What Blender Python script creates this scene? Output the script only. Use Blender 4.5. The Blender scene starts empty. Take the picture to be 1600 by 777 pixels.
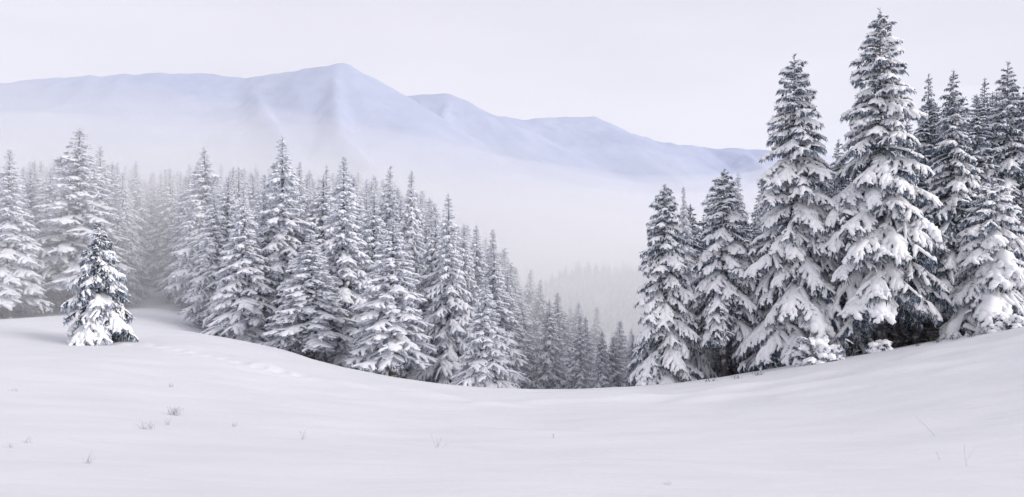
import bpy, math, random
import numpy as np
from mathutils import Matrix, Vector

S = bpy.context.scene
COL = S.collection
R_ = math.radians

# ------------------------------------------------------------------ camera
# the photograph is 1600 x 777; focal length and horizon in its pixels
F, HZ = 1256.0, 440.0
cam_d = bpy.data.cameras.new("camera")
cam_d.sensor_width = 36.0
cam_d.lens = 36.0 * F / 1600.0
cam_d.shift_y = (HZ - 388.5) / 1600.0
cam_d.clip_start, cam_d.clip_end = 0.1, 9000.0
cam = bpy.data.objects.new("camera", cam_d)
cam.location = (0, 0, 0)
cam.rotation_euler = (R_(90), 0, 0)
COL.objects.link(cam)
S.camera = cam

# ------------------------------------------------------------------ sky, sun, exposure
SUN_EL, SUN_AZ = 28.0, 112.0         # azimuth clockwise from +Y (the view direction): a veiled low sun on the right
w = bpy.data.worlds.new("World"); S.world = w; w.use_nodes = True
nt = w.node_tree; nt.nodes.clear()
out = nt.nodes.new("ShaderNodeOutputWorld")
bg = nt.nodes.new("ShaderNodeBackground"); bg.inputs["Strength"].default_value = 0.1
sky = nt.nodes.new("ShaderNodeTexSky"); sky.sky_type = 'NISHITA'; sky.sun_disc = False
sky.sun_elevation = R_(SUN_EL); sky.sun_rotation = R_(SUN_AZ)
sky.air_density, sky.dust_density = 1.0, 3.0
# an even deck of high winter cloud, a little paler near the horizon
tc = nt.nodes.new("ShaderNodeTexCoord")
sep = nt.nodes.new("ShaderNodeSeparateXYZ")
nt.links.new(tc.outputs["Generated"], sep.inputs[0])
ramp = nt.nodes.new("ShaderNodeValToRGB")
ramp.color_ramp.elements[0].position = 0.0
ramp.color_ramp.elements[0].color = (1.10, 1.085, 1.13, 1)
ramp.color_ramp.elements[1].position = 0.36
ramp.color_ramp.elements[1].color = (0.84, 0.815, 0.895, 1)
e1 = ramp.color_ramp.elements.new(0.18); e1.color = (0.935, 0.915, 0.985, 1)
e2 = ramp.color_ramp.elements.new(1.0); e2.color = (0.84, 0.825, 0.90, 1)
nt.links.new(sep.outputs["Z"], ramp.inputs[0])
nz = nt.nodes.new("ShaderNodeTexNoise"); nz.inputs["Scale"].default_value = 2.2; nz.inputs["Detail"].default_value = 4
mp = nt.nodes.new("ShaderNodeMapping"); mp.inputs["Scale"].default_value = (1, 1, 4)
nt.links.new(tc.outputs["Generated"], mp.inputs[0]); nt.links.new(mp.outputs[0], nz.inputs["Vector"])
nr = nt.nodes.new("ShaderNodeMapRange")
nr.inputs["From Min"].default_value = 0.3; nr.inputs["From Max"].default_value = 0.7
nr.inputs["To Min"].default_value = 7.35; nr.inputs["To Max"].default_value = 8.35
nt.links.new(nz.outputs["Fac"], nr.inputs["Value"])
mul = nt.nodes.new("ShaderNodeVectorMath"); mul.operation = 'SCALE'
nt.links.new(ramp.outputs["Color"], mul.inputs[0]); nt.links.new(nr.outputs[0], mul.inputs["Scale"])
mix = nt.nodes.new("ShaderNodeMix"); mix.data_type = 'RGBA'; mix.inputs["Factor"].default_value = 0.93
nt.links.new(sky.outputs[0], mix.inputs["A"]); nt.links.new(mul.outputs[0], mix.inputs["B"])
nt.links.new(mix.outputs["Result"], bg.inputs["Color"]); nt.links.new(bg.outputs[0], out.inputs["Surface"])

sun_d = bpy.data.lights.new("sun", 'SUN'); sun_d.energy = 1.9; sun_d.angle = R_(32)
sun_d.color = (1.0, 0.95, 0.92)
sun = bpy.data.objects.new("sun", sun_d); COL.objects.link(sun)
d = Vector((math.sin(R_(SUN_AZ)) * math.cos(R_(SUN_EL)), math.cos(R_(SUN_AZ)) * math.cos(R_(SUN_EL)), math.sin(R_(SUN_EL))))
sun.rotation_euler = (-d).to_track_quat('-Z', 'Y').to_euler()
sun.location = (60, -20, 60)

S.view_settings.view_transform = 'Standard'; S.view_settings.look = 'None'
S.view_settings.exposure = 0.36; S.view_settings.gamma = 1.0; S.view_settings.use_curve_mapping = False
S.render.engine = 'CYCLES'
S.cycles.volume_bounces = 24; S.cycles.max_bounces = 28; S.cycles.diffuse_bounces = 4
S.cycles.transparent_max_bounces = 48
S.cycles.use_denoising = True

# ------------------------------------------------------------------ helpers
def rs(seed): return np.random.RandomState(seed)

def mesh_from(name, v, tris, smooth=False, mats=(), mat_idx=None):
    me = bpy.data.meshes.new(name)
    v = np.asarray(v, np.float32); tris = np.asarray(tris, np.int32)
    me.vertices.add(len(v)); me.vertices.foreach_set("co", v.ravel())
    k = tris.shape[1]
    me.loops.add(tris.size); me.loops.foreach_set("vertex_index", tris.ravel())
    me.polygons.add(len(tris))
    me.polygons.foreach_set("loop_start", np.arange(0, tris.size, k, dtype=np.int32))
    me.polygons.foreach_set("loop_total", np.full(len(tris), k, np.int32))
    if smooth: me.polygons.foreach_set("use_smooth", np.ones(len(tris), bool))
    for m in mats: me.materials.append(m)
    if mat_idx is not None: me.polygons.foreach_set("material_index", np.asarray(mat_idx, np.int32))
    me.update(calc_edges=True)
    return me

def link(name, me, parent=None, mat=None):
    o = bpy.data.objects.new(name, me)
    COL.objects.link(o)
    if parent is not None: o.parent = parent
    if mat is not None: me.materials.append(mat)
    return o

def thing(name, loc, label, cat, group=None, rz=0.0, scale=None):
    o = bpy.data.objects.new(name, None); COL.objects.link(o)
    o.empty_display_size = 0.5
    o.location = loc; lean = rs(int(abs(loc[0] * 131 + loc[1] * 977)) % 99991).normal(0, 0.013, 2); o.rotation_euler = (lean[0], lean[1], rz)
    if scale is not None: o.scale = scale
    o["label"] = label; o["category"] = cat
    if group: o["group"] = group
    return o

class Geo:
    """collects vertex / triangle arrays"""
    def __init__(self): self.v, self.t, self.n = [], [], 0
    def add(self, v, t):
        v = np.asarray(v, float); t = np.asarray(t, int)
        self.v.append(v); self.t.append(t + self.n); self.n += len(v)
    def arrays(self):
        if not self.v: return np.zeros((0, 3)), np.zeros((0, 3), int)
        return np.concatenate(self.v), np.concatenate(self.t)

def nodes(name):
    m = bpy.data.materials.new(name); m.use_nodes = True
    n = m.node_tree; n.nodes.clear()
    o = n.nodes.new("ShaderNodeOutputMaterial"); p = n.nodes.new("ShaderNodeBsdfPrincipled")
    n.links.new(p.outputs[0], o.inputs["Surface"])
    return m, n, p

def noise(n, scale, detail=3, coord="Object", stretch=None):
    t = n.nodes.new("ShaderNodeTexCoord"); z = n.nodes.new("ShaderNodeTexNoise")
    z.inputs["Scale"].default_value = scale; z.inputs["Detail"].default_value = detail
    src = t.outputs[coord]
    if stretch:
        mpn = n.nodes.new("ShaderNodeMapping"); mpn.inputs["Scale"].default_value = stretch
        n.links.new(src, mpn.inputs[0]); src = mpn.outputs[0]
    n.links.new(src, z.inputs["Vector"])
    return z.outputs["Fac"]

def cramp(n, fac, a, b, p0=0.35, p1=0.65):
    r = n.nodes.new("ShaderNodeValToRGB")
    r.color_ramp.elements[0].position, r.color_ramp.elements[1].position = p0, p1
    r.color_ramp.elements[0].color = (*a, 1); r.color_ramp.elements[1].color = (*b, 1)
    n.links.new(fac, r.inputs[0])
    return r.outputs[0]

def bump(n, p, h, strength, dist):
    b = n.nodes.new("ShaderNodeBump"); b.inputs["Strength"].default_value = strength; b.inputs["Distance"].default_value = dist
    n.links.new(h, b.inputs["Height"]); n.links.new(b.outputs[0], p.inputs["Normal"])

def mat_snow(name, a, b, scale, bstr, bdist, bscale):
    m, n, p = nodes(name)
    n.links.new(cramp(n, noise(n, scale), a, b), p.inputs["Base Color"])
    p.inputs["Roughness"].default_value = 0.75; p.inputs["Specular IOR Level"].default_value = 0.2
    bump(n, p, noise(n, bscale, 5), bstr, bdist)
    return m

M_TREESNOW = mat_snow("tree_snow", (0.88, 0.885, 0.91), (0.93, 0.935, 0.95), 1.5, 0.6, 0.05, 9.0)
M_SHADEDSNOW = mat_snow("shaded_rimed_snow", (0.77, 0.785, 0.83), (0.87, 0.88, 0.91), 2.0, 0.6, 0.05, 9.0)  # rimed tree snow, with the farther forest's shade mixed into its colour
M_MOUNT = mat_snow("mountain_snow", (0.33, 0.385, 0.55), (0.41, 0.46, 0.62), 0.006, 0.8, 6.0, 0.03)  # blue of the distant air painted into the snow's base colour

def make_ground_mat():
    m, n, p = nodes("ground_snow")
    n.links.new(cramp(n, noise(n, 0.25, 4), (0.65, 0.66, 0.69), (0.685, 0.695, 0.725)), p.inputs["Base Color"])
    p.inputs["Roughness"].default_value = 0.7; p.inputs["Specular IOR Level"].default_value = 0.2
    a = noise(n, 0.5, 4, stretch=(0.5, 1.4, 1)); b = noise(n, 6.0, 6)
    mx = n.nodes.new("ShaderNodeMath"); mx.operation = 'MULTIPLY_ADD'; mx.inputs[1].default_value = 0.08
    n.links.new(b, mx.inputs[0]); n.links.new(a, mx.inputs[2])
    bump(n, p, mx.outputs[0], 0.35, 0.35)
    return m
M_GROUND = make_ground_mat()

def make_needle_mat(name, dark, mid, frost, f0, f1):
    m, n, p = nodes(name)
    base = cramp(n, noise(n, 2.5), dark, mid)
    fr = cramp(n, noise(n, 1.3, 4), (0, 0, 0), (1, 1, 1), f0, f1)
    mx = n.nodes.new("ShaderNodeMix"); mx.data_type = 'RGBA'
    n.links.new(fr, mx.inputs["Factor"]); n.links.new(base, mx.inputs["A"]); mx.inputs["B"].default_value = (*frost, 1)
    n.links.new(mx.outputs["Result"], p.inputs["Base Color"])
    p.inputs["Roughness"].default_value = 0.8; p.inputs["Specular IOR Level"].default_value = 0.15
    return m
M_RIMED = make_needle_mat("rimed_needles", (0.05, 0.075, 0.10), (0.09, 0.125, 0.155), (0.62, 0.68, 0.79), 0.10, 0.50)
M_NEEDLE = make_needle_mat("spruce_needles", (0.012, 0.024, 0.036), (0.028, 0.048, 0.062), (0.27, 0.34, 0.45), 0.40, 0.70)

def make_bark():
    m, n, p = nodes("bark")
    base = cramp(n, noise(n, 6.0, 5, stretch=(1, 1, 0.25)), (0.05, 0.042, 0.04), (0.13, 0.115, 0.11))
    fr = cramp(n, noise(n, 1.6, 5), (0, 0, 0), (1, 1, 1), 0.52, 0.66)
    mx = n.nodes.new("ShaderNodeMix"); mx.data_type = 'RGBA'
    n.links.new(fr, mx.inputs["Factor"]); n.links.new(base, mx.inputs["A"]); mx.inputs["B"].default_value = (0.7, 0.7, 0.74, 1)
    n.links.new(mx.outputs["Result"], p.inputs["Base Color"])
    p.inputs["Roughness"].default_value = 0.9
    bump(n, p, noise(n, 14.0, 5, stretch=(1, 1, 0.2)), 0.8, 0.05)
    return m
M_BARK = make_bark()

def make_grass_mat(name, a, b):
    m, n, p = nodes(name)
    n.links.new(cramp(n, noise(n, 3.0), a, b), p.inputs["Base Color"]); p.inputs["Roughness"].default_value = 0.9
    return m
M_DRY = make_grass_mat("frosted_grass", (0.50, 0.49, 0.50), (0.72, 0.71, 0.73))
M_TWIG = make_grass_mat("dark_twigs", (0.05, 0.045, 0.045), (0.16, 0.15, 0.14))

# ------------------------------------------------------------------ terrain: a meadow that dips to a rim, a valley behind it
def P(px, py, Y): return ((px - 800) / F * Y, Y, -(py - HZ) / F * Y)
CTRL = [(0, 0, -1.65), (0, -40, 1.5), (-60, -40, 2.0), (60, -40, 4.0), (-40, 5, -1.0), (40, 5, -0.6), (0, -140, 8), (-160, -100, 6), (160, -100, 14),
        (0, 10, -2.87), (0, 25, -4.95), (0, 45, -6.9), (-10, 45, -6.1), (10, 45, -6.6), (-20, 40, -4.3), (24, 40, -4.3),
        P(800, 607, 61), P(900, 608.5, 61), P(1000, 605, 61), P(1100, 594, 60.5), P(1200, 578, 60), P(1300, 563, 58), P(1400, 545, 56.5), P(1500, 526, 55), P(1600, 508, 54),
        P(1750, 470, 54),
        P(700, 603, 61), P(620, 594, 63), P(540, 577, 66), P(440, 550, 70), P(370, 537, 73), P(300, 520, 78), P(145, 537, 55), P(240, 482, 110), P(236, 455, 155), P(234, 446, 178),
        P(100, 492, 108), P(0, 498, 104), P(-200, 500, 100), (-80, 50, -3.0),
        # behind the rim
        (0, 68, -9.6), (12, 68, -9.6), (-8, 75, -11.5), (-24, 75, -7.2), (-36, 86, -4.4), (20, 68, -8.6), (40, 68, -5.5), (60, 75, -2.0),
        (5, 95, -17), (12, 125, -24), (30, 110, -18), (-15, 110, -13), (-35, 120, -6.5), (-60, 130, -3.5), (60, 110, -5),
        (-40, 180, -3), (-97, 180, 1.0), (-150, 180, 4), (-10, 190, -22), (40, 200, -34), (100, 200, -12), (200, 150, 10),
        (-200, 300, 4), (-80, 300, -14), (40, 290, -34), (120, 300, -24), (250, 300, -6),
        (30, 380, -13), (60, 380, -12), (100, 380, -10), (0, 380, -16), (-120, 400, -14), (200, 400, -8),
        (40, 470, 2.0), (80, 470, 3.0), (150, 470, 3), (-20, 470, 1.5), (-80, 470, 0), (-150, 500, -8), (300, 480, 6),
        (0, 620, -12), (150, 620, -12), (-300, 600, -10), (400, 600, -10),
        (0, 1000, -30), (-600, 900, -20), (700, 900, -20), (0, 1500, -30), (-1200, 1500, -30), (1200, 1500, -30), (0, 3000, -40), (2300, 3000, -40), (-2300, 3000, -40),
        (2300, 300, -20), (-2300, 300, 10), (1000, 100, 30), (-1000, 100, 20)]
CP = np.array(CTRL, float)
def warp(x, y): return np.stack([np.arcsinh(x / 45.0), np.arcsinh((y - 0) / 45.0)], -1)
def tps_k(r2): return 0.5 * r2 * np.log(r2 + 1e-12)
_U = warp(CP[:, 0], CP[:, 1]); _n = len(CP)
_d2 = ((_U[:, None] - _U[None]) ** 2).sum(-1)
_A = np.zeros((_n + 3, _n + 3)); _A[:_n, :_n] = tps_k(_d2) + np.eye(_n) * 0.0006
_A[:_n, _n] = 1; _A[:_n, _n + 1:] = _U; _A[_n, :_n] = 1; _A[_n + 1:, :_n] = _U.T
_W = np.linalg.solve(_A, np.concatenate([CP[:, 2], np.zeros(3)]))

def smooth_h(x, y):
    x = np.asarray(x, float); y = np.asarray(y, float)
    sh = np.broadcast(x, y).shape
    U = warp(np.broadcast_to(x, sh).ravel(), np.broadcast_to(y, sh).ravel())
    o = np.zeros(len(U))
    for i in range(0, len(U), 20000):
        u = U[i:i + 20000]
        r2 = ((u[:, None] - _U[None]) ** 2).sum(-1)
        o[i:i + 20000] = tps_k(r2) @ _W[:_n] + _W[_n] + u @ _W[_n + 1:]
    return o.reshape(sh)

def ridge(x, y, pts, wid, hgt, seed):
    """a broken low drift crest along a polyline"""
    r = rs(seed); o = np.zeros_like(x)
    pts = np.array(pts, float)
    for a, b in zip(pts[:-1], pts[1:]):
        ab = b - a; L2 = (ab ** 2).sum()
        t = np.clip(((x - a[0]) * ab[0] + (y - a[1]) * ab[1]) / L2, 0, 1)
        dx = x - (a[0] + t * ab[0]); dy = y - (a[1] + t * ab[1])
        dd = np.sqrt(dx * dx + dy * dy)
        o = np.maximum(o, np.exp(-(dd / wid) ** 2))
    ph = r.rand(3) * 6
    k = 0.5 + 0.5 * np.sin(x * 0.42 + ph[0]) * np.sin(x * 0.17 + ph[1]) + 0.25 * np.sin(x * 1.1 + ph[2])
    return o * hgt * np.clip(k, 0.1, 1.0)

DR1 = [(-24, 55), (-15, 49.5), (-6, 47), (4, 46.5), (14, 47.5), (24, 47), (34, 45)]
DR2 = [(-2, 44.5), (8, 44.2), (18, 44.5), (28, 42.5), (38, 39)]
DR3 = [(14, 42), (24, 41), (34, 36), (40, 32)]
TRACK = [(-30.5, 62), (-28, 57), (-25.5, 54), (-22.5, 52), (-19.5, 50), (-16, 48.5), (-12, 47.5)]
def ground_h(x, y):
    x = np.asarray(x, float); y = np.asarray(y, float)
    h = smooth_h(x, y)
    near = np.exp(-(np.maximum(np.hypot(x, y - 20) - 50, 0) / 40) ** 2)
    h = h + near * (0.07 * np.sin(x * 0.31 + 0.23 * y) * np.sin(y * 0.27 - 0.1 * x + 1) + 0.018 * np.sin(1.9 * y + 0.5 * x + 2.2 * np.sin(0.33 * x + 0.2 * y)) * (0.5 + 0.5 * np.sin(0.21 * x - 0.33 * y)) + 0.04 * np.sin(x * 0.9 + 2.1 * np.sin(y * 0.35)) * np.sin(y * 0.8 + 0.5))
    h = h + ridge(x, y, DR1, 0.6, 0.34, 1) + ridge(x, y, DR2, 0.5, 0.30, 2) + ridge(x, y, DR3, 0.5, 0.26, 3)
    # footprints
    r = rs(5); tp = np.array(TRACK)
    for a, b in zip(tp[:-1], tp[1:]):
        L = np.hypot(*(b - a)); k = int(L / 1.15)
        for i in range(k):
            c = a + (b - a) * (i + 0.5) / k + r.normal(0, 0.16, 2)
            dd = np.hypot(x - c[0], y - c[1])
            h = h - 0.24 * np.exp(-(dd / 0.42) ** 2) + 0.12 * np.exp(-((dd - 0.7) / 0.3) ** 2)
    return h
def gz(x, y): return float(ground_h(np.array([x]), np.array([y]))[0])

def axis(lo, hi, step0, near_lo, near_hi, grow):
    a = list(np.arange(near_lo, near_hi, step0)); s = step0; v = a[-1]
    while v < hi: s *= grow; v += s; a.append(min(v, hi))
    b = []; s = step0; v = near_lo
    while v > lo: s *= grow; v -= s; b.append(max(v, lo))
    return np.array(b[::-1] + a)

def grid_mesh(name, xs, ys, zf, mat):
    X, Y = np.meshgrid(xs, ys)
    Z = zf(X, Y)
    v = np.stack([X, Y, Z], -1).reshape(-1, 3)
    nx, ny = len(xs), len(ys)
    i = np.arange(nx - 1)[None] + nx * np.arange(ny - 1)[:, None]
    q = np.stack([i, i + 1, i + nx + 1, i + nx], -1).reshape(-1, 4)
    return mesh_from(name, v, q, True, [mat]), Z

XS = axis(-2300, 2300, 0.38, -40, 48, 1.09); YS = axis(-150, 2900, 0.38, 4, 74, 1.09)
gm, GZ = grid_mesh("ground", XS, YS, ground_h, M_GROUND)
ground = link("snow_ground", gm); ground["kind"] = "structure"

def px_ground(px, py):
    """the point of the meadow seen at a pixel of the photograph"""
    a, b = (px - 800) / F, -(py - HZ) / F
    Y = np.arange(4, 110, 0.05)
    g = smooth_h(a * Y, Y) - b * Y
    k = np.argmax(g > 0)
    y = float(Y[k]); return (a * y, y, gz(a * y, y))

# ------------------------------------------------------------------ the snow mountains
def mp3(px, py, Y): x, y, z = P(px, py, Y); return (x, y, z)
RIDGES = [  # crest polyline, side slope
    ([mp3(-900, 205, 2100), mp3(-500, 175, 2050), mp3(-200, 150, 2000), mp3(0, 130, 2000), mp3(120, 118, 2000), mp3(250, 113.5, 2000), mp3(330, 116, 2000), mp3(383, 122, 1990)], 0.52),
    ([mp3(383, 122, 1990), mp3(440, 112, 1950), mp3(527, 98.5, 1900)], 0.62),
    ([mp3(527, 98.5, 1900), mp3(540, 99, 1905), mp3(570, 114, 1920), mp3(625, 153, 1945), mp3(700, 214, 1950), mp3(790, 260, 1930), mp3(880, 303, 1880), mp3(960, 345, 1780), mp3(1010, 390, 1600)], 0.62),
    ([mp3(527, 98.5, 1900), mp3(523, 150, 1640), mp3(530, 205, 1450), mp3(575, 255, 1320)], 0.95),
    ([mp3(383, 122, 1990), mp3(402, 148, 1745), mp3(420, 180, 1550), mp3(450, 225, 1370)], 0.95),
    ([mp3(590, 165, 2300), mp3(640, 150, 2300), mp3(665, 147, 2270), mp3(702, 146, 2240), mp3(722, 157, 2250), mp3(762, 180, 2290), mp3(820, 185, 2340), mp3(890, 182.5, 2380), mp3(930, 183, 2380), mp3(985, 207, 2400), mp3(1040, 222, 2430), mp3(1100, 229, 2460)], 0.52),
    ([mp3(702, 146, 2240), mp3(692, 178, 1990), mp3(700, 215, 1800), mp3(740, 262, 1600)], 0.95),
    ([mp3(660, 147, 2270), mp3(655, 170, 2080), mp3(668, 190, 1930)], 0.95),
    ([mp3(1090, 233, 2560), mp3(1150, 232, 2560), mp3(1210, 235, 2560), mp3(1330, 246, 2560), mp3(1600, 230, 2560), mp3(2000, 200, 2560), mp3(2400, 190, 2560)], 0.42),
    ([mp3(1100, 229, 2460), mp3(1165, 240, 2330), mp3(1230, 285, 2090), mp3(1300, 330, 1890)], 0.7),
]
def mount_h(x, y):
    best = np.full(x.shape, -400.0)
    wob = 22 * np.sin(x * 0.011 + 1.3 * np.sin(y * 0.008)) + 9 * np.sin(x * 0.031 + y * 0.022)
    for pts, sl in RIDGES:
        pts = np.array(pts)
        for a, b in zip(pts[:-1], pts[1:]):
            ab = b[:2] - a[:2]; L2 = (ab ** 2).sum()
            t = np.clip(((x - a[0]) * ab[0] + (y - a[1]) * ab[1]) / L2, 0, 1)
            dd = np.hypot(x - (a[0] + t * ab[0]), y - (a[1] + t * ab[1]))
            z = a[2] + t * (b[2] - a[2]) - sl * np.maximum(np.sqrt(dd * dd + 4 ** 2) - 4, 0) * (1 + 0.0006 * wob * np.clip(dd / 60, 0, 1))
            best = np.maximum(best, z)
    fade = np.clip((best + 40) / 120, 0, 1)
    best = best + fade * (1.1 * np.sin(x * 0.11 + y * 0.05 + 2 * np.sin(y * 0.031)) * np.sin(x * 0.03 - y * 0.012) + 1.5 * np.sin(x * 0.045 + 2 * np.sin(y * 0.02)) * np.sin(y * 0.05 + 1.5 * np.sin(x * 0.017)))
    up = np.clip((best - 150) / 200, 0, 1)
    best = best - up * 4.5 * np.abs(np.sin(x * 0.034 + 1.4 * np.sin(y * 0.012 + 0.004 * x))) * (0.5 + 0.5 * np.sin(x * 0.013 + 2))
    return np.maximum(best, smooth_h(x, y) - 3.0)
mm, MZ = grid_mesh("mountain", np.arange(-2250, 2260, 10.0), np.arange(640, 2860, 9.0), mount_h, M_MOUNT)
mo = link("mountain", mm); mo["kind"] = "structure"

# ------------------------------------------------------------------ spruce boughs
def snow_tube(G, pts, wd, ht, r, k=6, rough=0.2):
    pts = np.asarray(pts, float); m = len(pts)
    tan = np.gradient(pts, axis=0); tan /= np.linalg.norm(tan, axis=1)[:, None] + 1e-9
    side = np.cross(tan, (0, 0, 1.0)); side /= np.linalg.norm(side, axis=1)[:, None] + 1e-9
    up = np.cross(side, tan)
    th = np.arange(k) / k * 2 * np.pi
    c, s = np.cos(th), np.sin(th); s = np.where(s < 0, s * 0.35, s)
    lump = 1 + rough * r.normal(0, 1, (m, k))
    lump = np.clip(lump, 0.55, 1.5)
    v = pts[:, None] + side[:, None] * (c[None] * wd[:, None] * lump)[..., None] + up[:, None] * (s[None] * ht[:, None] * lump)[..., None]
    v = v.reshape(-1, 3)
    i = (np.arange(m - 1) * k)[:, None] + np.arange(k)[None]; j = (np.arange(m - 1) * k)[:, None] + (np.arange(k) + 1)[None] % k
    t = np.concatenate([np.stack([i, j, j + k], -1).reshape(-1, 3), np.stack([i, j + k, i + k], -1).reshape(-1, 3)])
    e = len(v); tip = pts[-1] + tan[-1] * wd[-1] * 0.6; st = pts[0] - tan[0] * wd[0] * 0.4
    v = np.concatenate([v, [tip, st]])
    a = np.arange(k); b = (a + 1) % k; o = (m - 1) * k
    t = np.concatenate([t, np.stack([a + o, b + o, np.full(k, e)], -1), np.stack([b, a, np.full(k, e + 1)], -1)])
    G.add(v, t)

def blades(G, base, dirn, length, width, r, cross=2):
    """many thin kite blades: base (n,3), unit direction (n,3)"""
    n = len(base)
    for q in range(cross):
        side = np.cross(dirn, r.normal(0, 1, (n, 3))); side /= np.linalg.norm(side, axis=1)[:, None] + 1e-9
        mid = base + dirn * (length * 0.45)[:, None]; tip = base + dirn * length[:, None]
        v = np.stack([base, mid + side * (width * 0.5)[:, None], tip, mid - side * (width * 0.5)[:, None]], 1).reshape(-1, 3)
        i = np.arange(n) * 4
        G.add(v, np.concatenate([np.stack([i, i + 1, i + 2], -1), np.stack([i, i + 2, i + 3], -1)]))

def make_bough(L, seed, nlat, step, snow=1.0, k=6, cross=2, frost=0.35, bare=0.08):
    """a laden bough of length L along +X: returns (needles, snow) arrays"""
    r = rs(seed); N, Sn = Geo(), Geo()
    m = 7
    t = np.linspace(0.0, 1, m)
    droop = 0.22 + 0.12 * r.rand()
    sp = np.stack([t * L, 0.05 * L * np.sin(t * 3 + r.rand() * 6) * t, -droop * L * t ** 1.7 + 0.05 * L * t], -1)
    def on(tt): return np.array([np.interp(tt, t, sp[:, q]) for q in range(3)])
    wide = 0.21 + 0.08 * r.rand()
    lats = []
    for i in range(nlat):
        tt = 0.12 + 0.84 * (i + 0.6 * r.rand()) / nlat
        sd = 1 if i % 2 else -1
        ll = L * wide * (0.4 + 1.0 * math.sin(math.pi * min(tt * 0.78 + 0.14, 1))) * r.uniform(0.7, 1.25)
        an = R_(r.uniform(38, 70)) * (1.12 - 0.55 * tt)
        b0 = on(tt); u = np.linspace(0, 1, 5)
        dr = r.uniform(0.25, 0.75)
        q = b0 + np.stack([u * ll * math.cos(an), sd * u * ll * math.sin(an), -dr * ll * u ** 1.8 - 0.03 * u], -1)
        lats.append((q, (0.55 * L / nlat + 0.05) * r.uniform(0.75, 1.2)))
        if k >= 7:
            for uu in (0.45, 0.8):
                s2 = -1 if r.rand() < 0.5 else 1
                b1 = b0 + (q[-1] - b0) * uu + np.array([0, 0, dr * ll * (uu - uu ** 1.8)]); l2 = ll * r.uniform(0.25, 0.42); a2 = sd * an + s2 * R_(r.uniform(35, 60))
                v_ = np.linspace(0, 1, 4)
                lats.append((b1 + np.stack([v_ * l2 * math.cos(a2), v_ * l2 * math.sin(a2), -0.7 * l2 * v_ ** 1.6], -1), (0.4 * L / nlat + 0.035) * r.uniform(0.7, 1.15)))
    # snow pads
    f = snow * (0.8 if L < 1.6 else 1.0)
    w0 = (0.09 + 0.06 * L) * f * np.sin(np.pi * np.clip(t * 0.86 + 0.10, 0, 1)) ** 0.6 * r.uniform(0.8, 1.25, m) + 0.02
    h0 = (0.07 + 0.05 * L) * f * np.clip(0.35 + t * 1.3, 0, 1) * r.uniform(0.8, 1.2, m) * (1 - 0.45 * t ** 4)
    snow_tube(Sn, sp + np.array([0, 0, 0.03]), w0, h0, r, k, 0.25)
    lines = [(sp, 1.0, w0.mean())]
    for q, lw in lats:
        lines.append((q, 0.8, lw))
        if r.rand() < bare: continue
        g = f * r.uniform(0.7, 1.15); u = np.linspace(0, 1, len(q))
        snow_tube(Sn, q + np.array([0, 0, 0.02]), lw * g * (1 - 0.5 * u ** 3) * r.uniform(0.8, 1.2, len(q)) + 0.01, lw * 0.85 * g * (1 - 0.4 * u) * r.uniform(0.75, 1.25, len(q)) + 0.01, r, k, 0.25)
    # needle twiglets: a fringe hanging from the edges of every twig, a few poking up through the snow
    B, D, Ln = [], [], []
    for q, sc, lw in lines:
        seg = np.linalg.norm(np.diff(q, axis=0), axis=1).sum(); n = max(4, int(seg / step))
        uu = r.rand(n) ** 0.8; idx = uu * (len(q) - 1); i0 = np.minimum(idx.astype(int), len(q) - 2); fr = (idx - i0)[:, None]
        pp = q[i0] * (1 - fr) + q[i0 + 1] * fr
        tg = q[i0 + 1] - q[i0]; tg /= np.linalg.norm(tg, axis=1)[:, None]
        sdv = np.cross(tg, (0, 0, 1.0)); sg = r.uniform(-1, 1, (n, 1))
        pp = pp + sdv * sg * lw * 0.9
        dd = tg * r.uniform(0.0, 0.8, (n, 1)) + sdv * sg * 0.7 + sdv * r.normal(0, 0.25, (n, 1)) + np.array([0, 0, -1.0]) * r.uniform(0.4, 2.0, (n, 1))
        upw = r.rand(n) < 0.12
        dd[upw] = tg[upw] * 0.9 + sdv[upw] * sg[upw] * 0.8 + np.array([0, 0, 0.55])
        dd /= np.linalg.norm(dd, axis=1)[:, None]
        ln = r.uniform(0.20, 0.60, n) * (0.6 + 0.13 * L) * sc; ln[upw] *= 0.6
        B.append(pp); D.append(dd); Ln.append(ln)
    B, D, Ln = np.concatenate(B), np.concatenate(D), np.concatenate(Ln)
    fz = r.rand(len(B)) < frost
    W = 0.045 + 0.045 * r.rand(len(B)); W = W * (step / 0.06) ** 0.7
    blades(N, B[~fz], D[~fz], Ln[~fz], W[~fz], r, cross)
    blades(Sn, B[fz] + np.array([0, 0, 0.01]), D[fz], Ln[fz] * 0.85, W[fz] * 1.1, r, cross)
    # woody axis
    for q, rad in [(sp, 0.012 * L + 0.008)]:
        v = np.concatenate([q + np.array([0, rad, 0]), q + np.array([0, -rad, 0]), q + np.array([0, 0, -rad * 1.6])]); mm_ = len(q); tr = []
        for a in range(mm_ - 1):
            for x0, x1 in ((0, 1), (1, 2), (2, 0)):
                tr += [(x0 * mm_ + a, x1 * mm_ + a, x1 * mm_ + a + 1), (x0 * mm_ + a, x1 * mm_ + a + 1, x0 * mm_ + a + 1)]
        N.add(v, tr)
    return N.arrays(), Sn.arrays()

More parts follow.
